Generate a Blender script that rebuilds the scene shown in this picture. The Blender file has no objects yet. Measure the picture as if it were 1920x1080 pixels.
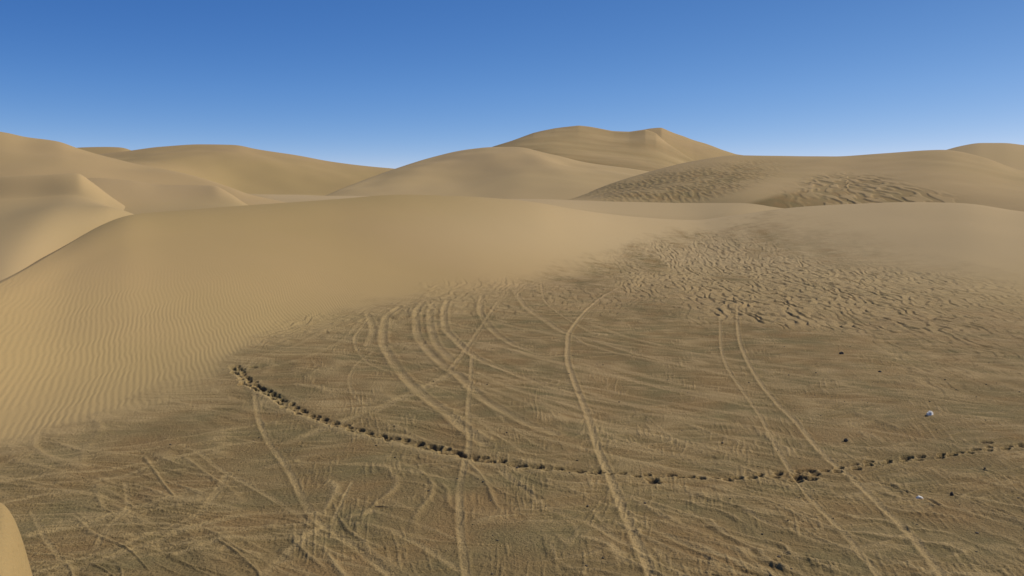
import bpy, math
import numpy as np

# ------------------------------------------------------------------ camera, sky, sun, exposure
SC = bpy.context.scene
F = 1663.0        # focal length in photo pixels (1920 wide)
HZ = 375.0        # eye-level row
H = 8.5           # eye height above the flat
cam_d = bpy.data.cameras.new("camera")
cam = bpy.data.objects.new("camera", cam_d)
SC.collection.objects.link(cam)
cam_d.sensor_width = 36.0
cam_d.lens = 36.0 * F / 1920.0
cam_d.shift_y = -(540.0 - HZ) / 1920.0
cam_d.clip_start = 0.1
cam_d.clip_end = 20000.0
cam.location = (0, 0, H)
cam.rotation_euler = (math.radians(90), 0, 0)
SC.camera = cam

SUN_AZ = math.radians(76)      # to the right of the view direction (+Y), slightly ahead of the camera
SUN_EL = math.radians(40)
sun_d = bpy.data.lights.new("sun", 'SUN')
sun_d.energy = 3.9
sun_d.angle = math.radians(0.5)
sun_d.color = (1.0, 0.92, 0.78)
sun = bpy.data.objects.new("sun", sun_d)
SC.collection.objects.link(sun)
sun.rotation_euler = (math.radians(90) - SUN_EL, 0, -SUN_AZ + math.pi)
sun.location = (60, 30, 60)

W = bpy.data.worlds.new("World")
SC.world = W
W.use_nodes = True
nt = W.node_tree
for n in list(nt.nodes):
    nt.nodes.remove(n)
wo = nt.nodes.new('ShaderNodeOutputWorld')
bg = nt.nodes.new('ShaderNodeBackground')
sky = nt.nodes.new('ShaderNodeTexSky')
sky.sky_type = 'NISHITA'
sky.sun_disc = False
sky.sun_elevation = SUN_EL
sky.sun_rotation = SUN_AZ
sky.altitude = 1200
sky.air_density = 1.0
sky.dust_density = 0.3
sky.ozone_density = 2.0
tc = nt.nodes.new('ShaderNodeTexCoord')
mp = nt.nodes.new('ShaderNodeMapping')
mp.vector_type = 'POINT'
mp.inputs['Scale'].default_value = (1, 1, 3.0)
nt.links.new(tc.outputs['Generated'], mp.inputs['Vector'])
nt.links.new(mp.outputs['Vector'], sky.inputs['Vector'])
# clear dry-air sky: a steeper fall from pale horizon to deep blue, channel by channel
sp = nt.nodes.new('ShaderNodeSeparateColor'); cb = nt.nodes.new('ShaderNodeCombineColor')
nt.links.new(sky.outputs['Color'], sp.inputs[0])
for ch, (kk, gg) in enumerate(((21.5, 1.44), (10.58, 0.909), (9.12, 0.48))):
    m0 = nt.nodes.new('ShaderNodeMath'); m0.operation = 'MULTIPLY'; m0.inputs[1].default_value = 0.1
    m1 = nt.nodes.new('ShaderNodeMath'); m1.operation = 'POWER'; m1.inputs[1].default_value = gg
    m2 = nt.nodes.new('ShaderNodeMath'); m2.operation = 'MULTIPLY'; m2.inputs[1].default_value = kk
    nt.links.new(sp.outputs[ch], m0.inputs[0]); nt.links.new(m0.outputs[0], m1.inputs[0])
    nt.links.new(m1.outputs[0], m2.inputs[0]); nt.links.new(m2.outputs[0], cb.inputs[ch])
# the sky keeps deepening towards the zenith
sz = nt.nodes.new('ShaderNodeSeparateXYZ'); nt.links.new(tc.outputs['Generated'], sz.inputs[0])
mr = nt.nodes.new('ShaderNodeMapRange'); mr.inputs[1].default_value = 0.12; mr.inputs[2].default_value = 0.8
mr.inputs[3].default_value = 1.07; mr.inputs[4].default_value = 0.40; nt.links.new(sz.outputs['Z'], mr.inputs[0])
vs = nt.nodes.new('ShaderNodeVectorMath'); vs.operation = 'SCALE'
nt.links.new(cb.outputs[0], vs.inputs[0]); nt.links.new(mr.outputs[0], vs.inputs['Scale'])
nt.links.new(vs.outputs[0], bg.inputs['Color'])
bg.inputs['Strength'].default_value = 0.10
nt.links.new(bg.outputs['Background'], wo.inputs['Surface'])

SC.view_settings.view_transform = 'Standard'
SC.view_settings.look = 'None'
SC.view_settings.exposure = 0.0
SC.view_settings.gamma = 1.0

# ------------------------------------------------------------------ numeric helpers
def _hash(ix, iy, seed):
    h = (ix.astype(np.int64) * 374761393 + iy.astype(np.int64) * 668265263 + seed * 1274126177) & 0xFFFFFFFF
    h = ((h ^ (h >> 13)) * 1274126177) & 0xFFFFFFFF
    h = h ^ (h >> 16)
    return h.astype(np.uint32)

_A = np.linspace(0, 2 * np.pi, 256, endpoint=False)
_CX, _CY = np.cos(_A).astype(np.float32), np.sin(_A).astype(np.float32)

def noise(x, y, seed=0):
    """2-D gradient noise, about -1..1"""
    x0 = np.floor(x); y0 = np.floor(y)
    fx = (x - x0).astype(np.float32); fy = (y - y0).astype(np.float32)
    ix = x0.astype(np.int64); iy = y0.astype(np.int64)
    u = fx * fx * fx * (fx * (fx * 6 - 15) + 10)
    v = fy * fy * fy * (fy * (fy * 6 - 15) + 10)
    def g(dx, dy):
        h = _hash(ix + dx, iy + dy, seed) & 255
        return _CX[h] * (fx - dx) + _CY[h] * (fy - dy)
    a = g(0, 0); b = g(1, 0); c = g(0, 1); d = g(1, 1)
    return 1.5 * ((a + (b - a) * u) * (1 - v) + (c + (d - c) * u) * v)

def fbm(x, y, seed=0, octaves=3, gain=0.5):
    s = 0; a = 1.0; t = 0
    for o in range(octaves):
        s = s + a * noise(x * 2 ** o, y * 2 ** o, seed + 17 * o)
        t += a; a *= gain
    return s / t

def sst(a, b, x):
    t = np.clip((x - a) / (b - a), 0, 1)
    return t * t * (3 - 2 * t)

def pchip(xs, ys, x):
    """monotone cubic through (xs, ys) at x"""
    xs = np.asarray(xs, float); ys = np.asarray(ys, float)
    h = np.diff(xs); d = np.diff(ys) / h
    m = np.zeros_like(ys)
    m[0], m[-1] = d[0], d[-1]
    for i in range(1, len(xs) - 1):
        if d[i - 1] * d[i] > 0:
            w1 = 2 * h[i] + h[i - 1]; w2 = h[i] + 2 * h[i - 1]
            m[i] = (w1 + w2) / (w1 / d[i - 1] + w2 / d[i])
    x = np.clip(x, xs[0], xs[-1])
    k = np.clip(np.searchsorted(xs, x, side='right') - 1, 0, len(h) - 1)
    t = (x - xs[k]) / h[k]
    t2 = t * t; t3 = t2 * t
    return ((2 * t3 - 3 * t2 + 1) * ys[k] + (t3 - 2 * t2 + t) * h[k] * m[k]
            + (-2 * t3 + 3 * t2) * ys[k + 1] + (t3 - t2) * h[k] * m[k + 1])

def smooth_tab(xs, ys, w):
    g_ = np.arange(xs[0], xs[-1] + 2, 2.0)
    v_ = pchip(xs, ys, g_); n_ = max(1, int(w / 2))
    for _ in range(2):
        k_ = np.ones(2 * n_ + 1) / (2 * n_ + 1)
        v_ = np.convolve(np.pad(v_, n_, mode='edge'), k_, 'valid')
    return g_, v_

def curve(pts, u, w=14):
    p = np.array(pts, float)
    g_, v_ = smooth_tab(p[:, 0], p[:, 1], w)
    return np.interp(u, g_, v_)

def grid_mesh(name, X, Y, Z, attrs, mat):
    R, C = X.shape
    co = np.stack([X, Y, Z], -1).reshape(-1, 3).astype(np.float32)
    i = np.arange(R * C, dtype=np.int32).reshape(R, C)
    f = np.stack([i[:-1, :-1], i[:-1, 1:], i[1:, 1:], i[1:, :-1]], -1).reshape(-1, 4)
    me = bpy.data.meshes.new(name)
    me.vertices.add(len(co)); me.vertices.foreach_set('co', co.ravel())
    me.loops.add(f.size); me.loops.foreach_set('vertex_index', f.ravel().astype(np.int32))
    me.polygons.add(len(f))
    me.polygons.foreach_set('loop_start', np.arange(0, f.size, 4, dtype=np.int32))
    me.polygons.foreach_set('use_smooth', np.ones(len(f), dtype=bool))
    for k, a in attrs.items():
        at = me.attributes.new(k, 'FLOAT', 'POINT')
        at.data.foreach_set('value', np.broadcast_to(a, X.shape).astype(np.float32).ravel())
    me.materials.append(mat)
    me.update(calc_edges=True)
    o = bpy.data.objects.new(name, me)
    o['kind'] = 'structure'
    SC.collection.objects.link(o)
    return o

# ------------------------------------------------------------------ materials
def sand_material():
    m = bpy.data.materials.new("wind blown sand")
    m.use_nodes = True
    t = m.node_tree; N = t.nodes; L = t.links
    b = N['Principled BSDF']
    b.inputs['Roughness'].default_value = 0.95
    b.inputs['Specular IOR Level'].default_value = 0.1
    geo = N.new('ShaderNodeNewGeometry')
    def attr(n):
        a = N.new('ShaderNodeAttribute'); a.attribute_name = n; return a.outputs['Fac']
    def nz(scale, detail=2.0, rough=0.5, vec=None):
        n = N.new('ShaderNodeTexNoise'); n.inputs['Scale'].default_value = scale
        n.inputs['Detail'].default_value = detail; n.inputs['Roughness'].default_value = rough
        L.new(vec or geo.outputs['Position'], n.inputs['Vector']); return n.outputs['Fac']
    def mth(op, a, c=None, d=None):
        n = N.new('ShaderNodeMath'); n.operation = op
        for k, s in enumerate((a, c, d)):
            if s is None: continue
            if isinstance(s, (int, float)): n.inputs[k].default_value = s
            else: L.new(s, n.inputs[k])
        return n.outputs[0]
    def mix(f, a, c):
        n = N.new('ShaderNodeMix'); n.data_type = 'RGBA'
        if isinstance(f, (int, float)): n.inputs[0].default_value = f
        else: L.new(f, n.inputs[0])
        for k, s in ((6, a), (7, c)):
            if isinstance(s, tuple): n.inputs[k].default_value = s + (1,)
            else: L.new(s, n.inputs[k])
        return n.outputs[2]
    def rng(v, a, c, d, e):
        n = N.new('ShaderNodeMapRange'); n.inputs[1].default_value = a; n.inputs[2].default_value = c
        n.inputs[3].default_value = d; n.inputs[4].default_value = e; L.new(v, n.inputs[0]); return n.outputs[0]
    # colour: yellow sand drifting to a pinker one, dark olive gravel
    big = nz(0.018, 3.0)
    sand = mix(rng(big, 0.4, 0.62, 0, 1), (0.385, 0.275, 0.120), (0.400, 0.276, 0.132))
    sand = mix(attr('pink'), sand, (0.476, 0.350, 0.186))
    gv = mix(rng(nz(0.35, 3.0), 0.35, 0.65, 0, 1), (0.262, 0.171, 0.072), (0.210, 0.160, 0.070))
    grain = nz(9.0, 4.0, 0.7)
    g2 = mth('ADD', attr('gravel'), mth('MULTIPLY', mth('SUBTRACT', grain, 0.5), mth('MULTIPLY', attr('rough'), 0.5)))
    n = N.new('ShaderNodeClamp'); n.inputs['Max'].default_value = 1.5; L.new(g2, n.inputs[0])
    pit_shade = N.new('ShaderNodeMapRange'); pit_shade.inputs[1].default_value = 1.0; pit_shade.inputs[2].default_value = 1.5; L.new(g2, pit_shade.inputs[0])
    col = mix(n.outputs[0], sand, gv)
    col = mix(pit_shade.outputs[0], col, (0.13, 0.092, 0.050))    # shade inside the footprint pits, painted into the colour
    hs = N.new('ShaderNodeHueSaturation'); L.new(col, hs.inputs['Color'])
    L.new(rng(nz(30.0, 4.0, 0.8), 0.3, 0.7, 0.94, 1.06), hs.inputs['Value'])
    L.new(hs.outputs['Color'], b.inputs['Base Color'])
    # relief: ripples whose crests run away from the camera, grain
    wmap = N.new('ShaderNodeMapping'); wmap.inputs['Scale'].default_value = (1, 0.12, 0.0)
    L.new(geo.outputs['Position'], wmap.inputs['Vector'])
    warp = nz(0.5, 2.0, 0.5, wmap.outputs['Vector'])
    warp2 = nz(1.6, 2.0, 0.5, wmap.outputs['Vector'])
    sx = N.new('ShaderNodeSeparateXYZ'); L.new(geo.outputs['Position'], sx.inputs[0])
    ph = mth('ADD', mth('MULTIPLY', sx.outputs['X'], 22.0), mth('MULTIPLY', sx.outputs['Y'], 9.2))
    ph = mth('ADD', ph, mth('MULTIPLY', warp, 20.0))
    ph = mth('ADD', ph, mth('MULTIPLY', warp2, 5.0))
    rip = mth('MULTIPLY', mth('SINE', ph), mth('MULTIPLY', attr('ripple'), rng(nz(0.6, 2.0), 0.3, 0.6, 0.35, 1.0)))
    hgt = mth('ADD', mth('MULTIPLY', rip, 0.0068), mth('MULTIPLY', grain, mth('MULTIPLY', mth('ADD', attr('rough'), 0.08), 0.085)))
    bp = N.new('ShaderNodeBump'); bp.inputs['Strength'].default_value = 1.0; bp.inputs['Distance'].default_value = 1.0
    L.new(hgt, bp.inputs['Height']); L.new(bp.outputs['Normal'], b.inputs['Normal'])
    return m

SAND = sand_material()

def plain(name, c1, c2, scale, rough=0.9):
    m = bpy.data.materials.new(name); m.use_nodes = True
    t = m.node_tree; N = t.nodes; L = t.links; b = N['Principled BSDF']
    b.inputs['Roughness'].default_value = rough
    tcn = N.new('ShaderNodeTexCoord'); n = N.new('ShaderNodeTexNoise'); n.inputs['Scale'].default_value = scale
    n.inputs['Detail'].default_value = 5; L.new(tcn.outputs['Object'], n.inputs['Vector'])
    r = N.new('ShaderNodeValToRGB'); r.color_ramp.elements[0].position = .35; r.color_ramp.elements[1].position = .65
    r.color_ramp.elements[0].color = c1 + (1,); r.color_ramp.elements[1].color = c2 + (1,)
    L.new(n.outputs['Fac'], r.inputs[0]); L.new(r.outputs[0], b.inputs['Base Color'])
    bp = N.new('ShaderNodeBump'); bp.inputs['Distance'].default_value = 0.02; bp.inputs['Strength'].default_value = 0.6
    L.new(n.outputs['Fac'], bp.inputs['Height']); L.new(bp.outputs['Normal'], b.inputs['Normal'])
    return m

# ------------------------------------------------------------------ the foreground sheet: flat, left dune flank, right mound
YT = [(-700, 22), (-200, 26), (0, 29), (450, 50), (700, 70), (950, 84), (1200, 105), (1450, 105), (1700, 92), (1920, 82), (2600, 75)]
YC = [(-700, 38), (-200, 42), (0, 50), (100, 68), (200, 88), (460, 105), (700, 120), (1000, 130), (1150, 140), (1300, 150), (1450, 155), (1700, 150), (1920, 140), (2600, 125)]
VC = [(-700, 800), (-200, 625), (0, 530), (100, 474), (200, 418), (245, 403), (300, 398), (380, 392), (460, 386), (620, 374), (760, 366), (850, 368),
      (1000, 378), (1070, 390), (1150, 402), (1230, 410), (1300, 413), (1380, 403), (1500, 388), (1600, 382), (1700, 379), (1800, 381), (1920, 398), (2600, 450)]

def base_height(u, Y):
    yt = curve(YT, u, 90); yc = curve(YC, u, 90); vc = curve(VC, u)
    zc = H + (HZ - vc) * yc / F
    t = (Y - yt) / (yc - yt)
    tc_ = np.clip(t, 0, 1)
    s = 0.45 * tc_ * tc_ * (3 - 2 * tc_) + 0.55 * (tc_ ** 1.5 * (1 - 0.25 * sst(.7, 1, tc_)) + 0.25 * sst(.7, 1, tc_) * 1.0)
    b = np.clip(Y - yc, 0, None)
    drop = b * b / (b + 25.0) * 0.32
    X = (u - 960) / F * Y
    und = 0.22 * noise(X / 14, Y / 14, 5) + 0.07 * noise(X / 5, Y / 6, 6)
    flat = (1 - sst(0.0, 0.5, t))
    far = sst(-0.3, 0.6, t) * sst(1.1, 0.9, t)
    return zc * s - drop + und * (0.25 + 0.75 * flat) - 0.002 + 0.5 * far * noise(X / 30, Y / 22, 9) * sst(0.2, 0.6, t)*0.6

def surface_at(u, v):
    """the first ground point seen along the pixel (u, v)"""
    Ys = np.linspace(15, 150, 2700)
    z = base_height(np.full_like(Ys, float(u)), Ys)
    vv = HZ + F * (H - z) / Ys
    k = np.argmax(vv <= v)
    y = Ys[k]
    return (u - 960) / F * y, y, z[k]

def densify(pts, step=6.0):
    p = np.array(pts, float)
    d = np.r_[0, np.cumsum(np.hypot(*np.diff(p, axis=0).T))]
    n = max(2, int(d[-1] / step))
    s = np.linspace(0, d[-1], n)
    return np.stack([pchip(d, p[:, 0], s), pchip(d, p[:, 1], s)], 1)

# grid
US = np.concatenate([np.linspace(-700, -60, 120, endpoint=False), np.linspace(-60, 1980, 1560), np.linspace(1980, 2600, 120)[1:]])
yy = np.linspace(17, 230, 20000)
den = 14130 / yy ** 2 * 0.95 + 4.5 * sst(30, 60, yy) * sst(175, 150, yy) + 0.5
cum = np.r_[0, np.cumsum(den[:-1] * np.diff(yy))]
YS = np.interp(np.linspace(0, cum[-1], 1080), cum, yy)
YS = np.concatenate([np.linspace(2, 17, 40, endpoint=False), YS])
U, Y = np.meshgrid(US, YS)
X = (U - 960) / F * Y
Z = base_height(U, Y)
V = HZ + F * (H - Z) / Y

# limit of the drifted sand, traced along its edge
EDGE = [(-700, 1050), (-200, 900), (0, 835), (100, 815), (200, 790), (300, 745), (400, 700), (450, 655), (520, 625), (600, 600), (700, 575), (800, 560),
        (900, 545), (1000, 523), (1080, 505), (1150, 482), (1230, 455), (1330, 442), (1430, 432), (1500, 460), (1600, 490), (1750, 540), (1900, 575), (2100, 600), (2600, 640)]
ev = curve(EDGE, U) + 16 * noise(X / 3.0, Y / 6.0, 31) + 9 * noise(X / 0.9, Y / 2.0, 32) + 15 * fbm((X + .5 * Y) / 5, (Y - .5 * X) / 1.2, 33, 2)
right = sst(1380, 1500, U)
width = 26 + 58 * right
inside = sst(-width, width, V - ev)                     # 1 on the gravel plain

# streaks of drifted sand across the plain
c, s_ = math.cos(math.radians(-32)), math.sin(math.radians(-32))
wx = X + 1.5 * noise(X / 7, Y / 7, 41); wy = Y + 1.5 * noise(X / 7, Y / 7, 42)
a1 = wx * c + wy * s_; b1 = -wx * s_ + wy * c
st1 = fbm(a1 / 6.0, b1 / 0.9, 43, 3)
c2, s2 = math.cos(math.radians(-58)), math.sin(math.radians(-58))
a2 = wx * c2 + wy * s2; b2 = -wx * s2 + wy * c2
st2 = fbm(a2 / 9.0, b2 / 1.5, 47, 3)
c3, s3 = math.cos(math.radians(12)), math.sin(math.radians(12))
a3 = wx * c3 + wy * s3; b3 = -wx * s3 + wy * c3
st3 = fbm(a3 / 5.0, b3 / 0.8, 53, 2)
LW = 1 + 2.4 * sst(19, 46, Y)
lines = np.exp(-(noise(a2 / 12, b2 / 2.2, 61) / (0.045 * LW)) ** 2) * sst(-0.1, 0.3, noise(X / 6, Y / 6, 62))
lines = np.maximum(lines, np.exp(-(noise(a1 / 14, b1 / 1.8, 63) / (0.045 * LW)) ** 2) * sst(-0.1, 0.3, noise(X / 5, Y / 5, 64)))
lines = np.maximum(lines, 0.7 * np.exp(-(noise(a3 / 10, b3 / 1.6, 65) / (0.045 * LW)) ** 2) * sst(-0.1, 0.3, noise(X / 5, Y / 5, 66)))
for sd, (aa, bb, th, ww, am) in enumerate(((9, 1.15, .22, .045, 1.0), (6, .75, .05, .05, .8), (12, 1.7, .42, .04, 1.0), (7, 1.0, -.25, .05, .8))):
    ca, sa = math.cos(-th), math.sin(-th)
    pa = wx * ca + wy * sa; pb = -wx * sa + wy * ca
    n_l = noise(pa / aa, pb / bb + .5 * noise(pa / 4, pb / 2, 160 + sd), 150 + sd)
    lines = np.maximum(lines, am * np.exp(-(n_l / (ww * LW)) ** 2) * sst(-.25, .25, noise(X / 4, Y / 5, 170 + sd)))
near = sst(46, 24, Y)
cover = 0.36 + 1.1 * st1 + 0.7 * st3 + 0.8 * st2 + 0.4 * fbm(X / 0.35, Y / 0.8, 71, 3) + .32 * sst(110, 10, V - ev) * sst(1150, 800, U)
cover += 0.35 * noise(X / 9, Y / 12, 72) + 0.12 * near
cover = np.clip(cover * 1.25 - .15, 0, 1) * 0.34 - .13 + .8 * lines * (0.7 + 0.7 * noise(X / 1.2, Y / 2.5, 73))
cover += .16 * (fbm(X / .9, Y / .5, 74, 3) + .25 * noise(X / .16, Y / .4, 75))
cover += .38 * sst(80, 0, V - ev) * sst(1250, 1000, U)
# comb-like ripple patches on the thin sand
patch = sst(0.05, 0.4, fbm(X / 1.8, Y / 3.0, 81, 2) + 0.02 + 0.25 * sst(760, 830, V) * sst(450, 700, U))
fan = sst(800, 1100, U)
q = X + (.17 * (1 - fan) - .145 * fan) * Y + .10 * noise(X / .8, Y / 2, 82) + .35 * noise(X / 3, Y / 6, 83)
comb = sst(0.0, .5, noise(q / .115, Y / 1.3, 84)) * 1.6 - .55
patch = patch * (.3 + .7 * sst(420, 620, U))
cover = cover + (0.28 - .10 * sst(880, 960, V)) * comb * patch
# long sharp-crested sand ridges running down to the lower right
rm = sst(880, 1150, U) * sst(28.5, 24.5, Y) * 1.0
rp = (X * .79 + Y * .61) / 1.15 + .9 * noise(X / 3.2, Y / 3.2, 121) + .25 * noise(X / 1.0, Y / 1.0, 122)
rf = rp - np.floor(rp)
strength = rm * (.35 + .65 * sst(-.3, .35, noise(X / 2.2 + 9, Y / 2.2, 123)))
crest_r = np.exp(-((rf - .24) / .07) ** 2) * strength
lee_shade = sst(.0, .06, rf) * sst(.2, .12, rf) * strength  # ridge flank facing away from the sun, its shade painted as darker colour
cover = cover + .95 * crest_r - .6 * lee_shade
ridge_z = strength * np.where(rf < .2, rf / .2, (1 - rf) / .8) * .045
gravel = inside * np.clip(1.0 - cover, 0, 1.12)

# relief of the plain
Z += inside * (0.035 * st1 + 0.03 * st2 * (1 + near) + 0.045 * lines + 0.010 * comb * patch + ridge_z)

# lumpy eroded patch where the right mound meets the plain
def blob(u0, v0, ru, rv, soft=0.35):
    d = np.hypot((U - u0) / ru, (V - v0) / rv)
    return sst(1 + soft, 1 - soft, d)
lump = np.clip(blob(1500, 555, 300, 62) + blob(1330, 500, 170, 55) + blob(1720, 570, 260, 50) * 0.8 + 0.45 * blob(1000, 560, 330, 36) + 0.45 * blob(640, 625, 220, 42)
               + 0.6 * blob(1890, 600, 150, 60) + 0.35 * blob(1800, 680, 260, 80), 0, 1)
lump = lump * (1 - .6 * sst(1620, 1950, U)) * (1 - 0.8 * blob(1230, 590, 70, 40, .6)) * sst(-.25, .25, noise(X / 7, Y / 16, 90) + 0.5 * lump)
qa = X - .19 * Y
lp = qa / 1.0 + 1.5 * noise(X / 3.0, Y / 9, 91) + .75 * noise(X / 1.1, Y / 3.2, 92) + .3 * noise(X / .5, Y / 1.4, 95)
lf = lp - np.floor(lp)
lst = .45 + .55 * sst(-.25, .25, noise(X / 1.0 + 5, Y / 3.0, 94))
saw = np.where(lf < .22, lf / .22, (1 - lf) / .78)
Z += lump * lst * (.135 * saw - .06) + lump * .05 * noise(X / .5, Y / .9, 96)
lump_shade = sst(0, .05, lf) * sst(.24, .15, lf)  # steep sides away from the sun: shadow lines painted into the colour
gravel = gravel * (1 - lump * .85) + lump * (.08 + .30 * lump_shade * lst + .25 * sst(.1, .5, noise(X / .45, Y / 1.1, 97)))

ripple = (1 - inside) * sst(1250, 900, U) * sst(460, 620, V)
ripple = np.maximum(ripple, 0.35 * (1 - inside) * right)
rough = 0.15 + 0.85 * inside

def stamp(pts, width, sand=1.0, depth=0.03, berm=0.03):
    """a wheel track: shallow groove with loose pale sand"""
    P = densify(pts)
    W3 = np.array([surface_at(a, b) for a, b in P])
    du = 4 * width
    for k in range(len(P) - 1):
        x0, y0, _ = W3[k]; x1, y1, _ = W3[k + 1]
        ylo, yhi = min(y0, y1) - du, max(y0, y1) + du
        r0, r1 = np.searchsorted(YS, ylo), np.searchsorted(YS, yhi)
        ulo = min(P[k][0], P[k + 1][0]) - du * F / ylo; uhi = max(P[k][0], P[k + 1][0]) + du * F / ylo
        c0, c1 = np.searchsorted(US, ulo), np.searchsorted(US, uhi)
        if r1 <= r0 or c1 <= c0: continue
        xs = X[r0:r1, c0:c1]; ys = Y[r0:r1, c0:c1]
        dx, dy = x1 - x0, y1 - y0
        ll = dx * dx + dy * dy + 1e-9
        t = np.clip(((xs - x0) * dx + (ys - y0) * dy) / ll, 0, 1)
        d = np.hypot(xs - x0 - t * dx, ys - y0 - t * dy)
        DD[r0:r1, c0:c1] = np.minimum(DD[r0:r1, c0:c1], d / width)

TRACKS = [
    (.26, 1.0, [(1160, 540), (1120, 565), (1085, 600), (1065, 635), (1064, 670), (1078, 720), (1100, 775), (1120, 840), (1140, 890), (1165, 950), (1195, 1020), (1228, 1092)]),
    (.22, .95, [(1385, 560), (1383, 600), (1386, 635), (1396, 665), (1420, 710), (1455, 755), (1500, 800), (1540, 850), (1590, 892), (1640, 940), (1690, 990), (1730, 1035), (1770, 1092)]),
    (.17, .85, [(1350, 595), (1352, 650), (1362, 685), (1390, 730), (1425, 780), (1450, 830), (1480, 880), (1510, 925), (1550, 970), (1600, 1022), (1655, 1092)]),
    (.24, .9, [(965, 545), (985, 575), (1020, 600), (1060, 625), (1110, 638), (1200, 665), (1300, 690), (1350, 700), (1410, 712)]),
    (.24, .8, [(1015, 530), (1020, 560), (1045, 585), (1075, 605), (1110, 625)]),
    (.26, .8, [(935, 565), (915, 595), (895, 625), (875, 655), (845, 695)]),
    (.30, .9, [(840, 562), (832, 590), (835, 615), (855, 640), (900, 675), (960, 700), (1020, 722), (1080, 738)]),
    (.32, .9, [(795, 565), (780, 590), (782, 625), (800, 655), (830, 685), (865, 710), (900, 745), (950, 775), (1000, 800), (1040, 815)]),
    (.32, .9, [(750, 575), (722, 600), (718, 640), (735, 675), (760, 710), (790, 740), (830, 770), (870, 805), (910, 835)]),
    (.20, .8, [(885, 670), (882, 720), (878, 770), (880, 830), (870, 880), (862, 920), (862, 980), (868, 1030), (876, 1092)]),
    (.22, .85, [(478, 735), (485, 785), (505, 830), (540, 880), (565, 930), (590, 975), (640, 1010), (700, 1055), (745, 1092)]),
    (.16, .7, [(700, 660), (665, 690), (655, 715), (662, 740), (690, 760)]),
    (.10, .9, [(660, 905), (640, 945), (625, 978)]),
    (.16, .7, [(560, 865), (620, 870), (700, 875), (800, 890), (860, 900)]),
    (.16, .8, [(940, 885), (990, 925), (1040, 960), (1110, 985), (1180, 1025), (1230, 1045)]),
    (.13, .8, [(1150, 945), (1195, 977), (1250, 1007), (1310, 1032), (1370, 1050), (1435, 1070), (1500, 1092)]),
    (.12, .6, [(1230, 1030), (1260, 1057), (1335, 1078)]),
    (.12, .7, [(1290, 960), (1330, 982), (1370, 1007), (1435, 1025), (1500, 1050)]),
    (.12, .8, [(1400, 960), (1440, 980), (1490, 997), (1540, 1017), (1590, 1027), (1620, 1050)]),
    (.10, .7, [(1625, 1032), (1660, 1050), (1715, 1067), (1780, 1085)]),
    (.12, .8, [(0, 947), (70, 930), (125, 924), (175, 930), (225, 942), (290, 950)]),
    (.14, .6, [(-40, 885), (0, 870), (50, 855), (130, 840), (220, 825)]),
    (.16, .8, [(60, 1080), (150, 1050), (225, 1027), (275, 1005), (375, 965), (425, 892)]),
    (.12, .8, [(340, 835), (375, 852), (410, 880), (440, 897), (475, 915), (527, 945), (580, 982)]),
    (.12, .7, [(180, 905), (250, 885), (300, 870), (375, 847), (440, 833), (520, 825)]),
    (.15, .6, [(235, 905), (240, 950), (200, 995), (180, 1030)]),
    (.14, .6, [(60, 960), (85, 1010), (115, 1050)]),
    (.13, .6, [(900, 720), (960, 745), (1040, 770), (1120, 790)]),
    (.13, .6, [(910, 755), (960, 800), (1020, 840), (1080, 860)]),
    (.13, .5, [(560, 690), (640, 700), (720, 705), (830, 690)]),
    (.14, .6, [(450, 700), (490, 670), (550, 650), (600, 625)]),
    (.14, .6, [(500, 690), (560, 675), (640, 640), (680, 600)]),
    (.12, .6, [(730, 760), (680, 790), (650, 805)]),
    (.13, .6, [(1100, 680), (1200, 705), (1320, 728), (1440, 740)]),
    (.13, .5, [(1160, 800), (1260, 815), (1360, 850), (1450, 870)]),
    (.30, .8, [(905, 555), (900, 580), (915, 610), (950, 640), (1010, 665)]),
    (.30, .7, [(690, 590), (700, 620), (690, 650)]),
    (.30, .8, [(810, 570), (806, 600), (815, 640), (850, 680)]),
    (.20, .8, [(885, 640), (940, 652), (1010, 672), (1080, 690)]),
    (.20, .8, [(900, 700), (960, 728), (1040, 752), (1110, 775)]),
    (.18, .8, [(1075, 675), (1180, 712), (1300, 742), (1430, 765)]),
    (.16, .7, [(1095, 735), (1200, 765), (1330, 792), (1450, 815)]),
    (.16, .7, [(1115, 800), (1200, 812), (1320, 840), (1420, 862)]),
    (.16, .7, [(1400, 690), (1500, 705), (1620, 730), (1760, 745)]),
    (.16, .7, [(1480, 780), (1600, 800), (1720, 820), (1900, 850)]),
    (.18, .7, [(820, 600), (870, 612), (940, 625), (1050, 640)]),
    (.20, .8, [(690, 600), (665, 640), (690, 680), (740, 700), (800, 720), (860, 740)]),
    (.18, .7, [(560, 720), (640, 735), (740, 742), (840, 745)]),
    (.16, .7, [(480, 770), (560, 775), (640, 770), (740, 760)]),
    (.22, .8, [(540, 830), (620, 800), (700, 770), (780, 735), (850, 700)]),
    (.18, .7, [(900, 790), (940, 820), (985, 850)]),
    (.16, .8, [(0, 905), (100, 890), (200, 880), (330, 858), (420, 840)]),
    (.18, .8, [(60, 1005), (160, 985), (260, 950), (340, 930)]),
    (.20, .8, [(100, 1080), (240, 1035), (380, 985), (520, 960), (620, 968)]),
    (.16, .8, [(500, 1075), (560, 1020), (620, 985), (700, 960)]),
    (.14, .7, [(330, 1040), (440, 1010), (560, 1000), (680, 1020)]),
    (.14, .7, [(740, 1000), (800, 1030), (860, 1070)]),
    (.13, .6, [(1640, 905), (1700, 940), (1790, 955), (1920, 990)]),
]
DD = np.full(X.shape, 9.0)
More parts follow.
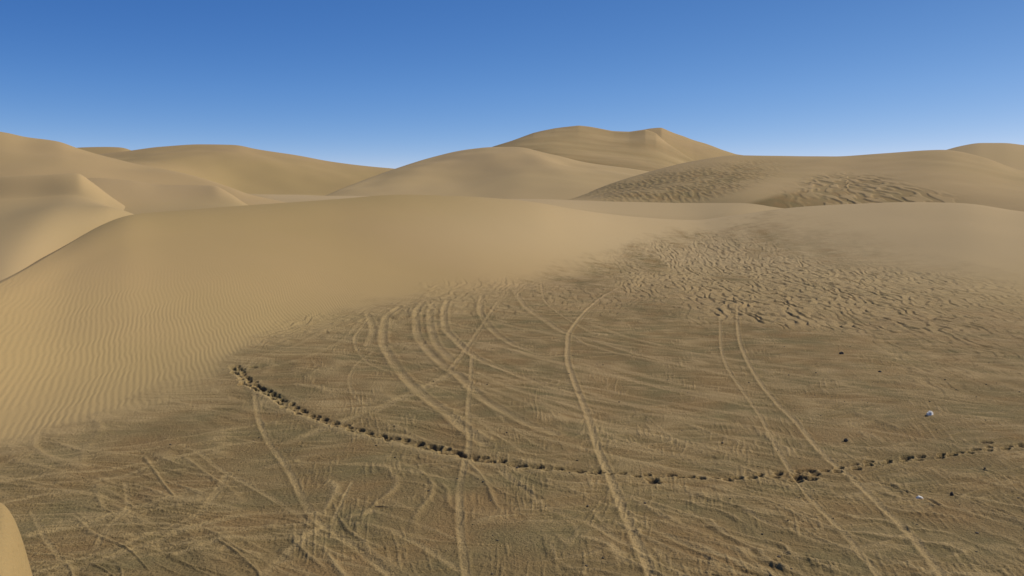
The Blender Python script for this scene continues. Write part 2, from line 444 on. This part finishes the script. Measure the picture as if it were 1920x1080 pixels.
for w, amt, pts in TRACKS:
    DD[:] = 9.0
    w = w * (.85 if w > .28 else .55)
    pa_ = np.array(pts); flatness = np.abs(np.diff(pa_[:, 0])).sum() / np.abs(np.diff(pa_[:, 1])).sum()
    stamp(pts, w * (1.9 if flatness > 1.6 and pa_[:, 1].mean() < 800 else 1.4 if flatness > 1.6 else 1.0))
    main = len(pts) >= 11
    core = np.exp(-(DD / 1.0) ** (4 if main or pa_[:, 1].mean() > 830 else 2)) * amt
    brk = 0.55 + 0.45 * sst(-0.35, 0.15, noise(X / 1.3, Y / 1.8, int(w * 1000) + len(pts)))
    if main: brk = .72 + .28 * brk
    core = core * brk * (1.12 if main else 1)
    gravel = np.clip(gravel * (1 - 0.97 * core), 0, 2)
    Z += 0.30 * w * amt * (np.exp(-((DD - 1.1) / 0.45) ** 2) * 0.5 - np.exp(-(DD / 0.75) ** 2) * 0.35) * brk
    # small wind-scoured gravel margin beside each track
    gravel = np.clip(gravel + inside * 0.18 * np.exp(-((DD - 2.1) / 0.6) ** 2) * amt, 0, 1)

# many fainter old strands of drifted sand, blown along earlier wheel marks
rq = np.random.RandomState(12)
def strands(n, gen, width, amt, relief):
    global Z, gravel
    DD[:] = 9.0
    for k in range(n):
        pts = gen(k)
        stamp(pts, width * rq.uniform(.7, 1.3))
    core = np.exp(-(DD / 1.0) ** 2) * amt * (.55 + .45 * sst(-.3, .2, noise(X / 2.5, Y / 3.5, 131 + n)))
    gravel = gravel * (1 - core * inside)
    gravel = np.clip(gravel + inside * .22 * amt * np.exp(-((DD - 2.0) / .6) ** 2), 0, 1.2)
    Z += relief * core
def arc_pts(x0, y0, sl0, sl1, L_):
    return [(x0 + L_ * t, y0 + L_ * (sl0 * t + (sl1 - sl0) * t * t / 2)) for t in np.linspace(0, 1, 6)]
strands(17, lambda k: arc_pts(rq.uniform(880, 1130), 600 + k * 14 + rq.uniform(-6, 6), rq.uniform(.18, .38), rq.uniform(.05, .22), rq.uniform(260, 480)), .20, .75, .025)
strands(13, lambda k: arc_pts(rq.uniform(1150, 1550), 660 + k * 15 + rq.uniform(-6, 6), rq.uniform(.05, .25), rq.uniform(.05, .25), rq.uniform(250, 450)), .15, .5, .02)
strands(11, lambda k: arc_pts(rq.uniform(480, 760), 640 + k * 17 + rq.uniform(-6, 6), rq.uniform(-.02, .25), rq.uniform(.1, .45), rq.uniform(160, 330)), .15, .6, .02)
strands(15, lambda k: arc_pts(rq.uniform(-60, 260), 850 + k * 15 + rq.uniform(-8, 8), rq.uniform(-.22, .0), rq.uniform(-.25, .18), rq.uniform(220, 420)), .09, .6, .02)
strands(12, lambda k: arc_pts(rq.uniform(930, 1500), 905 + k * 14 + rq.uniform(-8, 8), rq.uniform(.35, .55), rq.uniform(.22, .4), rq.uniform(200, 420)), .06, .7, .035)
strands(7, lambda k: arc_pts(rq.uniform(280, 700), 930 + k * 19 + rq.uniform(-8, 8), rq.uniform(-.3, .5), rq.uniform(-.1, .6), rq.uniform(160, 300)), .07, .5, .02)

# wind scarps bottom right: dark lee sides
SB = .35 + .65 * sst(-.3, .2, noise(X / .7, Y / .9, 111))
for w, amt, pts in [(.07, 1, [(1600, 900), (1680, 917), (1715, 930), (1760, 950)]), (.08, 1, [(1830, 880), (1860, 889), (1925, 909)]),
                    (.07, 1, [(1790, 925), (1865, 957), (1930, 982)])]:
    DD[:] = 9.0
    stamp(pts, w)
    Z -= amt * 0.03 * np.exp(-(DD / .6) ** 2) * SB
    Z += amt * 0.04 * np.exp(-((DD - 1.6) / .9) ** 2) * SB
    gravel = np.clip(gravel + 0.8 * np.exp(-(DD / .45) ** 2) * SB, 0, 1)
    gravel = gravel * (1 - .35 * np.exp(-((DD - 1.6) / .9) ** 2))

# footprints: a walked line curving across the plain
WALK = [(440, 688), (458, 712), (500, 738), (545, 765), (600, 788), (660, 808), (760, 830), (850, 853), (950, 872), (1060, 884), (1150, 889), (1250, 896),
        (1340, 899), (1430, 894), (1500, 888), (1570, 884), (1620, 872), (1700, 862), (1780, 852), (1860, 842), (1960, 830)]
busy = sst(1230, 900, U)
DD[:] = 9.0
stamp([(a, b - 1) for a, b in WALK], .26)
tr = np.exp(-(DD / 1.1) ** 4)
Z -= (.02 + .07 * busy) * tr * (.7 + .5 * noise(X / .35, Y / .35, 101))
gravel = np.clip(gravel + .5 * busy * tr, 0, 1)  # shade of the trodden trench painted in as darker colour
DD[:] = 9.0
stamp([(a, b + 5.5 + (3 if a < 900 else 0)) for a, b in WALK if a < 1500], .26)
bm_ = np.exp(-(DD / 1.0) ** 2) * (.45 + .55 * busy) * sst(1480, 1300, U) * (.75 + .4 * noise(X / .6, Y / .6, 102))
Z += .06 * bm_
gravel = gravel * (1 - np.clip(1.1 * bm_, 0, 1))
rs = np.random.RandomState(4)
P = densify(WALK, 2.0)
W3 = np.array([surface_at(a, b) for a, b in P])
arc = np.r_[0, np.cumsum(np.hypot(np.diff(W3[:, 0]), np.diff(W3[:, 1])))]
def footprint(x, y, ax, ay, ln_, wd, dp):
    r0, r1 = np.searchsorted(YS, y - .6), np.searchsorted(YS, y + .6)
    uc = 960 + F * x / y; ul = .6 * F / y
    c0, c1 = np.searchsorted(US, uc - ul), np.searchsorted(US, uc + ul)
    if r1 <= r0 or c1 <= c0: return
    dx = X[r0:r1, c0:c1] - x; dy = Y[r0:r1, c0:c1] - y
    a = dx * ax + dy * ay; b = -dx * ay + dy * ax
    q = np.sqrt((a / ln_) ** 2 + (b / wd) ** 2)
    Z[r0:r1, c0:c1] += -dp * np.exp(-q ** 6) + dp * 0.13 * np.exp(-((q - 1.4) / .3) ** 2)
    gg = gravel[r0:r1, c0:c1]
    gravel[r0:r1, c0:c1] = np.clip(gg * (1 - .45 * np.exp(-((q - 1.45) / .35) ** 2) * (b < 0)) + 1.6 * np.exp(-q ** 6), 0, 1.5)  # pit shade painted in by pushing the mask past full gravel
pos = 0.0; side = 1
while pos < arc[-1]:
    x = np.interp(pos, arc, W3[:, 0]); y = np.interp(pos, arc, W3[:, 1])
    x2 = np.interp(pos + .2, arc, W3[:, 0]); y2 = np.interp(pos + .2, arc, W3[:, 1])
    n_ = math.hypot(x2 - x, y2 - y) + 1e-6; ax, ay = (x2 - x) / n_, (y2 - y) / n_
    uc = 960 + F * x / y
    dense = 1.0 if uc < 1000 else 0.0
    k = 2 if rs.rand() < .35 * dense else 1
    for _ in range(k):
        off = side * rs.uniform(.05, .2) * (1 + .5 * dense)
        an = rs.normal(0, .25); bx, by = ax * math.cos(an) - ay * math.sin(an), ax * math.sin(an) + ay * math.cos(an)
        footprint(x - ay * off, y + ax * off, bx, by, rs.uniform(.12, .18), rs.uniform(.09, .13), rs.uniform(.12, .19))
        side = -side
    pos += rs.uniform(.24, .42) if dense else rs.uniform(.26, .48)
for (a, b) in [(1500, 897), (1516, 884), (1492, 903), (1222, 902), (1228, 908), (440, 700), (455, 722), (1850, 830), (1700, 857), (1520, 900), (475, 690), (1915, 835)]:
    x, y, _ = surface_at(a, b)
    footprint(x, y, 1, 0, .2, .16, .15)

pink = np.clip(sst(1000, 1800, U) * sst(620, 450, V) * 0.95 + 0.15 * inside + .95 * blob(1190, 425, 330, 75, .8), 0, 1)  # blob: paler sand near the hollow, also painting in its brighter right-facing slope
ground = grid_mesh('ground', X, Y, Z, dict(gravel=gravel, ripple=ripple, rough=rough, pink=pink), SAND)

# wide plain under and behind everything, out to the horizon
g = np.concatenate([-np.geomspace(6000, 30, 60), np.linspace(-28, 28, 15), np.geomspace(30, 6000, 60)])
GX, GY = np.meshgrid(g, g)
r = np.hypot(GX, GY)
GZ = -3.0 + 6 * noise(GX / 260, GY / 260, 7) * sst(500, 1500, r) + 3 * noise(GX / 90, GY / 90, 8) * sst(500, 1500, r)
grid_mesh('terrain', GX, GY, GZ, dict(gravel=0.1, ripple=0, rough=.2, pink=.3), SAND)

# ------------------------------------------------------------------ the dunes behind, each lofted through its own contour lines
def dune(label, curves, back=90.0, nu=420, nt_=150, paint=None, und=0.0, seed=0, pinkness=0.0, sharp=False, soft=6):
    """curves: front foot first, crest last; each [(u, v, Y), ...]"""
    lo = max(c_[0][0] for c_ in curves); hi = min(c_[-1][0] for c_ in curves)
    u = np.linspace(lo, hi, nu)
    Ys_, Zs_ = [], []
    for c_ in curves:
        p = np.array(c_, float)
        last = c_ is curves[-1]
        v = curve(p[:, :2], u, soft if last else 24); y = curve(p[:, (0, 2)], u, 30)
        if sharp and last: v = .3 * v + .7 * np.interp(u, p[:, 0], p[:, 1])
        Ys_.append(y); Zs_.append(H + (HZ - v) * y / F)
    cy, cz = Ys_[-1], Zs_[-1]
    for q in (0.06, 0.25, 0.6, 1.0):
        Ys_.append(cy + back * q)
        Zs_.append(cz - (0.02 * back * q if q < .1 else 0) - (cz + 6) * sst(0, 1, q) )
    Ys_ = np.array(Ys_); Zs_ = np.array(Zs_)
    K = len(Ys_)
    n1 = nt_ - 40
    t = np.concatenate([np.linspace(0, len(curves) - 1, n1), np.linspace(len(curves) - 1, K - 1, 41)[1:]])
    YY = np.zeros((len(t), nu)); ZZ = np.zeros((len(t), nu))
    for j in range(nu):
        YY[:, j] = pchip(np.arange(K), Ys_[:, j], t)
        ZZ[:, j] = np.interp(YY[:, j], Ys_[:, j], Zs_[:, j]) if False else pchip(Ys_[:, j], Zs_[:, j], YY[:, j])
    UU = np.broadcast_to(u, YY.shape)
    XX = (UU - 960) / F * YY
    TT = np.broadcast_to((t / (len(curves) - 1))[:, None], YY.shape)
    if und:
        w = np.clip(TT, 0, 1) * sst(1.0, .75, TT)
        ZZ = ZZ + und * w * (noise(XX / 30, YY / 25, seed) + .4 * noise(XX / 11, YY / 9, seed + 1))
    VV = HZ + F * (H - ZZ) / YY
    at = dict(gravel=np.zeros_like(XX), ripple=np.zeros_like(XX), rough=np.full_like(XX, .12), pink=np.full_like(XX, pinkness))
    if paint:
        ZZ = paint(UU, VV, XX, YY, ZZ, at)
    o = grid_mesh('dune', XX, YY, ZZ, at, SAND)
    if label: o['label'] = label
    return o

def paint_left(UU, VV, XX, YY, ZZ, at):
    at['pink'] = .15 + .85 * sst(270, 240, YY) * sst(430, 520, UU)      # paler, finer sand on the flat in front
    return ZZ
def paint_twin(UU, VV, XX, YY, ZZ, at):
    st = fbm((XX + .3 * YY) / 45, YY / 9, 261, 3)
    base_shade = sst(-14, 10, VV - curve([(700, 330), (930, 276), (1050, 292), (1200, 312), (1500, 330)], UU))
    at['gravel'] = np.clip(.26 + .45 * st + .45 * base_shade * sst(1320, 1150, UU), 0, .8)  # less-lit front and foot painted darker, plus random streaks
    at['rough'] = np.full_like(XX, .3)
    return ZZ
def paint_right(UU, VV, XX, YY, ZZ, at):
    # eroded ripple fields on the big right dune
    def poly(e1, e2, u0, u1, su=30, sv=7):
        top = curve(e1, UU); bot = curve(e2, UU)
        return sst(-sv, sv, VV - top) * sst(sv, -sv, VV - bot) * sst(u0 - su, u0 + su, UU) * sst(u1 + su, u1 - su, UU)
    a = poly([(1000, 376), (1130, 350), (1200, 333), (1300, 316), (1450, 302), (1600, 300)], [(1000, 380), (1280, 380), (1350, 365), (1450, 335), (1600, 310)], 1120, 1440, 70, 12)
    b = poly([(1300, 400), (1440, 366), (1500, 338), (1560, 328), (1640, 330), (1720, 352), (1800, 368), (1920, 378)], [(1300, 420), (1920, 420)], 1490, 1780, 80, 11)
    c_ = poly([(1290, 412), (1400, 384), (1460, 366), (1560, 352), (1700, 368), (1920, 380)], [(1290, 440), (1920, 440)], 1310, 1700, 25, 6)
    br = sst(-.5, .3, noise(XX / 7, YY / 9, 238) + .25)
    a = a * (.45 + .55 * br); b = b * (.35 + .65 * br)
    n = noise(XX / .9 + .05 * YY, YY / 4.0, 231) + .6 * noise(XX / 1.1, YY / 2.0, 232)
    rd = sst(-.2, .3, n)
    fan = (XX - (1590 - 960) / F * YY) * .35
    n2 = noise((XX + fan * .0 + .16 * np.sign(fan) * YY) / 1.7 + noise(XX / 6, YY / 6, 3), YY / 7.0, 233) + .5 * noise(XX / 1.5, YY / 3.0, 234)
    rd2 = sst(-.2, .25, n2)
    at['gravel'] = np.clip(.12 + .14 * fbm(XX / 25, YY / 10, 239) + a * (.66 - .3 * rd) + b * (.12 + (1 - rd2) * .45) + c_ * .85 * (1 - b), 0, 1)
    return ZZ + a * .12 * (rd - .5) + b * .22 * (rd2 - .5)

# far twin-peaked dune
dune('far slope right of the twin-peaked dune', [
    [(1100, 345, 420), (1300, 345, 420), (1500, 345, 420), (1800, 360, 420)],
    [(1100, 275, 560), (1180, 251, 560), (1215, 243, 560), (1240, 241, 560), (1262, 250, 560), (1300, 265, 550), (1340, 277, 540), (1380, 290, 530), (1500, 305, 520), (1800, 330, 500)]],
    und=1.0, seed=201, pinkness=.2, sharp=True)
dune('twin-peaked dune, the highest on the skyline', [
    [(780, 372, 330), (1000, 350, 340), (1200, 345, 350), (1300, 345, 350), (1420, 350, 350)],
    [(780, 345, 420), (930, 290, 420), (1040, 275, 425), (1150, 283, 430), (1232, 292, 430), (1300, 318, 430), (1420, 345, 430)],
    [(780, 330, 440), (850, 300, 450), (930, 273, 460), (960, 264, 470), (1000, 250, 480), (1040, 241, 485), (1085, 236, 490), (1105, 238, 490), (1150, 246, 490), (1180, 247, 488), (1210, 243, 486),
     (1230, 250, 480), (1250, 268, 470), (1300, 300, 450), (1420, 335, 440)]], und=.8, seed=205, pinkness=.5, sharp=True, paint=paint_twin)
# far right dune
dune('far dune at the right end of the skyline', [
    [(1640, 340, 300), (1800, 350, 300), (2000, 360, 300), (2400, 380, 300)],
    [(1640, 310, 400), (1770, 283, 400), (1800, 275, 400), (1840, 269, 400), (1880, 269, 400), (1920, 273, 400), (2000, 285, 400), (2400, 330, 400)]], seed=208, pinkness=.6)
# left skyline
dune('small far crest on the left skyline', [
    [(40, 330, 350), (200, 330, 350), (330, 330, 350)],
    [(40, 300, 420), (120, 281, 420), (150, 277, 420), (200, 276, 420), (228, 277, 420), (260, 288, 420), (330, 305, 420)]], seed=211)
dune('long rounded dune on the left skyline', [
    [(60, 430, 150), (300, 430, 150), (460, 420, 150), (600, 410, 150), (860, 410, 150)],
    [(60, 375, 170), (240, 370, 170), (330, 370, 170), (460, 372, 170), (600, 371, 170), (860, 376, 170)],
    [(60, 340, 215), (240, 322, 230), (330, 335, 245), (460, 362, 265), (600, 364, 270), (860, 371, 270)],
    [(60, 315, 300), (240, 296, 300), (300, 288, 300), (380, 285, 300), (440, 287, 300), (480, 294, 300), (620, 322, 300), (740, 336, 300), (860, 350, 300)],
    [(60, 310, 330), (150, 292, 330), (240, 284, 330), (300, 276, 330), (380, 271, 330), (440, 272, 330), (480, 280, 330), (560, 292, 330), (620, 303, 330), (700, 313, 330), (745, 317, 330), (860, 335, 330)]],
    und=.9, seed=215, paint=paint_left)
dune('rounded dune in the middle distance', [
    [(540, 420, 180), (620, 420, 180), (900, 420, 190), (1100, 420, 190), (1340, 420, 200)],
    [(540, 392, 215), (600, 379, 218), (700, 362, 230), (900, 335, 250), (980, 325, 250), (1100, 340, 240), (1200, 350, 235), (1340, 368, 235)],
    [(540, 388, 222), (600, 374, 226), (700, 345, 246), (850, 297, 275), (930, 286, 275), (1000, 290, 272), (1080, 316, 262), (1200, 333, 255), (1340, 355, 250)],
    [(540, 385, 226), (600, 371, 231), (640, 354, 245), (700, 331, 266), (745, 315, 282), (800, 298, 290), (850, 286, 295), (880, 280, 298), (930, 276, 300), (980, 280, 300), (1030, 293, 298), (1080, 303, 292), (1200, 319, 285), (1340, 345, 280)]],
    und=1.5, seed=221, pinkness=.65)

dune('big low dune on the right with eroded ripple fields', [
    [(960, 440, 170), (1200, 440, 170), (1400, 440, 160), (1600, 450, 160), (1920, 450, 150), (2500, 480, 140)],
    [(960, 388, 175), (1080, 379, 180), (1260, 377, 180), (1400, 372, 175), (1600, 378, 172), (1750, 380, 170), (1920, 385, 165), (2500, 420, 150)],
    [(960, 385, 205), (1080, 373, 210), (1200, 345, 215), (1300, 330, 215), (1450, 325, 215), (1600, 325, 210), (1750, 320, 205), (1920, 345, 200), (2500, 390, 190)],
    [(960, 384, 220), (1060, 374, 225), (1100, 362, 228), (1130, 350, 230), (1200, 327, 240), (1300, 303, 255), (1380, 292, 262), (1450, 293, 265), (1560, 294, 265), (1660, 288, 265), (1770, 282, 260), (1840, 295, 250), (1920, 321, 240), (2500, 380, 220)]],
    und=.7, seed=225, pinkness=.45, nu=1100, nt_=420, paint=paint_right)
# pale hollow between the left flank and the big right dune
dune('pale sand hollow below the big right dune', [
    [(780, 470, 150), (1000, 470, 150), (1200, 470, 150), (1330, 470, 152), (1480, 470, 155)],
    [(780, 384, 165), (1000, 384, 165), (1150, 398, 165), (1300, 404, 165), (1380, 396, 165), (1480, 395, 168)],
    [(780, 374, 180), (1000, 373, 185), (1100, 376, 185), (1260, 377, 185), (1350, 372, 185), (1420, 367, 185), (1480, 372, 180)]],
    back=50, seed=235, pinkness=.95)
# left group
dune('tall dune rising off the left edge', [
    [(-600, 420, 120), (0, 400, 125), (300, 400, 130), (560, 400, 140)],
    [(-600, 300, 150), (0, 310, 155), (143, 320, 155), (267, 345, 155), (380, 365, 155), (560, 392, 155)],
    [(-600, 150, 190), (-200, 225, 190), (0, 248, 190), (50, 260, 190), (110, 268, 188), (143, 279, 186), (213, 297, 182), (267, 310, 178), (333, 322, 175), (430, 352, 170), (470, 370, 170), (560, 388, 170)]],
    und=.9, seed=241, pinkness=.35)
dune('low dune tongue with a bright rim, left', [
    [(120, 440, 90), (300, 412, 98), (400, 398, 104), (470, 394, 108), (540, 412, 110)],
    [(120, 364, 120), (260, 378, 120), (347, 380, 122), (400, 380, 122), (440, 385, 120), (480, 395, 116), (540, 407, 115)],
    [(120, 336, 148), (180, 334, 148), (240, 338, 148), (300, 346, 148), (347, 347, 148), (400, 348, 146), (430, 362, 140), (467, 385, 130), (540, 402, 124)]],
    back=40, und=.1, seed=245, pinkness=.35)
dune('peaked dune with a knife edge falling to the right', [
    [(-600, 645, 43), (0, 534, 53.5), (100, 479, 70.5), (200, 424, 87), (300, 430, 92), (380, 445, 95)],
    [(-600, 520, 72), (0, 425, 80), (120, 390, 90), (200, 385, 94), (280, 412, 96), (380, 425, 98)],
    [(-600, 400, 106), (0, 374, 107), (80, 370, 108), (140, 364, 108), (170, 372, 107), (230, 398, 106), (290, 415, 105), (380, 424, 105)],
    [(-600, 345, 112), (0, 330, 112), (80, 328, 113), (145, 325, 114), (170, 340, 116), (210, 370, 116), (250, 395, 114), (290, 412, 112), (380, 420, 110)]],
    back=35, und=.1, seed=249, soft=4, pinkness=.5)
# near dune shoulder in the bottom-left corner
def paint_near(UU, VV, XX, YY, ZZ, at):
    at['gravel'] = np.clip(.22 + .15 * fbm(XX / .8, YY / .8, 301), 0, 1); at['rough'] = np.full_like(XX, .35)
    at['ripple'] = np.full_like(XX, .25)
    return ZZ
dune('near smooth dune shoulder in the bottom left corner', [
    [(-1400, 1500, 7.0), (-300, 1500, 7.0), (0, 1500, 7.0), (120, 1500, 7.0), (200, 1520, 7)],
    [(-1400, 1050, 9.0), (-300, 1050, 9.0), (0, 1080, 9.0), (50, 1180, 9.0), (110, 1400, 9.0), (200, 1500, 9)],
    [(-1400, 850, 10.5), (-300, 900, 10.5), (0, 948, 10.5), (20, 968, 10.4), (40, 1015, 10.3), (55, 1070, 10.2), (70, 1130, 10.1), (110, 1300, 10.0), (200, 1450, 10)]],
    back=8, nu=300, nt_=120, seed=251, paint=paint_near)

def pebbles():
    rp_ = np.random.RandomState(77)
    ico = [(0, 0, 1), (.89, 0, .45), (.28, .85, .45), (-.72, .53, .45), (-.72, -.53, .45), (.28, -.85, .45), (.72, .53, -.45), (-.28, .85, -.45), (-.89, 0, -.45), (-.28, -.85, -.45), (.72, -.53, -.45), (0, 0, -1)]
    fc = [(0, 1, 2), (0, 2, 3), (0, 3, 4), (0, 4, 5), (0, 5, 1), (1, 6, 2), (2, 7, 3), (3, 8, 4), (4, 9, 5), (5, 10, 1), (6, 7, 2), (7, 8, 3), (8, 9, 4), (9, 10, 5), (10, 6, 1), (11, 7, 6), (11, 8, 7), (11, 9, 8), (11, 10, 9), (11, 6, 10)]
    V_, F_ = [], []
    for _ in range(260):
        u = rp_.uniform(700, 1950) if rp_.rand() < .75 else rp_.uniform(0, 1950)
        r_ = int(np.searchsorted(YS, rp_.uniform(20, 52) ** 1.0)); c_ = int(np.searchsorted(US, u))
        if inside[r_, c_] < .9: continue
        sz = .018 + .03 * rp_.rand() ** 3
        k = len(V_)
        sc_ = sz * rp_.uniform(.7, 1.3, 3) * (1, 1, .6)
        for p in ico:
            V_.append((X[r_, c_] + p[0] * sc_[0], Y[r_, c_] + p[1] * sc_[1], Z[r_, c_] + p[2] * sc_[2] + sc_[2] * .3))
        F_ += [(a + k, b + k, c__ + k) for a, b, c__ in fc]
    me = bpy.data.meshes.new('gravel'); me.from_pydata(V_, [], F_)
    me.materials.append(plain('small dark gravel', (.05, .04, .03), (.12, .09, .06), 6))
    o = bpy.data.objects.new('gravel', me); SC.collection.objects.link(o); o['kind'] = 'stuff'
    o['label'] = 'sparse small dark pebbles scattered over the gravel plain'; o['category'] = 'gravel'
pebbles()

# ------------------------------------------------------------------ stones and a stick on the plain
def stone(u, v, wpx, hpx, label, mats, seed, lift=0.25, group=None, yd=None):
    x, y, z = surface_at(u, v) if yd is None else yd
    w = wpx * y / F; h = hpx * y / F
    rs2 = np.random.RandomState(seed)
    import bmesh
    bm = bmesh.new()
    bmesh.ops.create_icosphere(bm, subdivisions=3, radius=1.0)
    planes = []
    for _ in range(11):
        d = rs2.normal(size=3); d /= np.linalg.norm(d); planes.append((d, rs2.uniform(.62, .9)))
    for vt in bm.verts:
        p = np.array(vt.co)
        for d, k in planes:
            q = p.dot(d)
            if q > k: p = p - d * (q - k) * .92
        p = p * (1 + .05 * math.sin(7 * p[0] + seed) * math.cos(6 * p[1]))
        vt.co = (p[0] * w / 2, p[1] * w * .4, p[2] * h * .62 + h * lift)
    me = bpy.data.meshes.new('stone'); bm.to_mesh(me); bm.free()
    me.materials.append(mats)
    o = bpy.data.objects.new('stone', me)
    SC.collection.objects.link(o)
    o.location = (x, y, z)
    o.rotation_euler = (rs2.uniform(-.15, .15), rs2.uniform(-.15, .15), rs2.uniform(-.5, .5))
    o['label'] = label; o['category'] = 'stone'; o['group'] = 'stones lying on the gravel plain'
    return o
PALE = plain('pale limestone', (.66, .62, .55), (.80, .77, .70), 9)
DARK = plain('dark desert stone', (.030, .026, .022), (.065, .055, .045), 12)
stone(1743, 781, 15, 12, 'largest pale stone, alone on the plain above the right end of the footprints', PALE, 3)
stone(1738, 783, 8, 6, 'dark piece added as the shaded side of the largest pale stone', DARK, 4, .2)  # dark lump put where the pale stone is only in shade
stone(1724, 938, 14, 9, 'pale flat stone below the footprints in the lower right', PALE, 5)
stone(1721, 939, 9, 5, 'dark piece added as the shaded side of the pale flat stone, lower right', DARK, 6)  # likewise a dark shape in place of the flat stone's own shade
stone(1785, 930, 8, 8, 'small dark stone right of the pale flat stone below the footprints', DARK, 7)
stone(1578, 665, 10, 6, 'dark stone farthest up the plain, below the lumpy sand', DARK, 8)
stone(1586, 828, 8, 7, 'small dark stone just above the footprints, right of the wheel tracks', DARK, 9)
stone(1650, 699, 7, 5, 'faint small dark stone right of and below the farthest stone', DARK, 10)

def stick(u, v, wpx):
    import bmesh
    x, y, z = surface_at(u, v)
    L_ = wpx * y / F
    bm = bmesh.new(); rings = []
    for k in range(9):
        t = k / 8; cx = (t - .5) * L_; cz = .018 + .012 * math.sin(3 * t); cy = .02 * math.sin(5 * t)
        rr = .018 * (1 - .6 * t)
        rings.append([bm.verts.new((cx, cy + rr * math.cos(a), cz + rr * math.sin(a))) for a in np.linspace(0, 2 * math.pi, 8, endpoint=False)])
    for a, b in zip(rings[:-1], rings[1:]):
        for i in range(8):
            bm.faces.new((a[i], a[(i + 1) % 8], b[(i + 1) % 8], b[i]))
    bm.faces.new(rings[0][::-1]); bm.faces.new(rings[-1])
    me = bpy.data.meshes.new('stick'); bm.to_mesh(me); bm.free(); me.materials.append(plain('weathered wood', (.05, .035, .02), (.10, .07, .045), 20))
    o = bpy.data.objects.new('stick', me); SC.collection.objects.link(o); o.location = (x, y, z + .01)
    o['label'] = 'short dark stick lying on rippled sand in the lower middle'; o['category'] = 'stick'
stick(716, 953, 26)
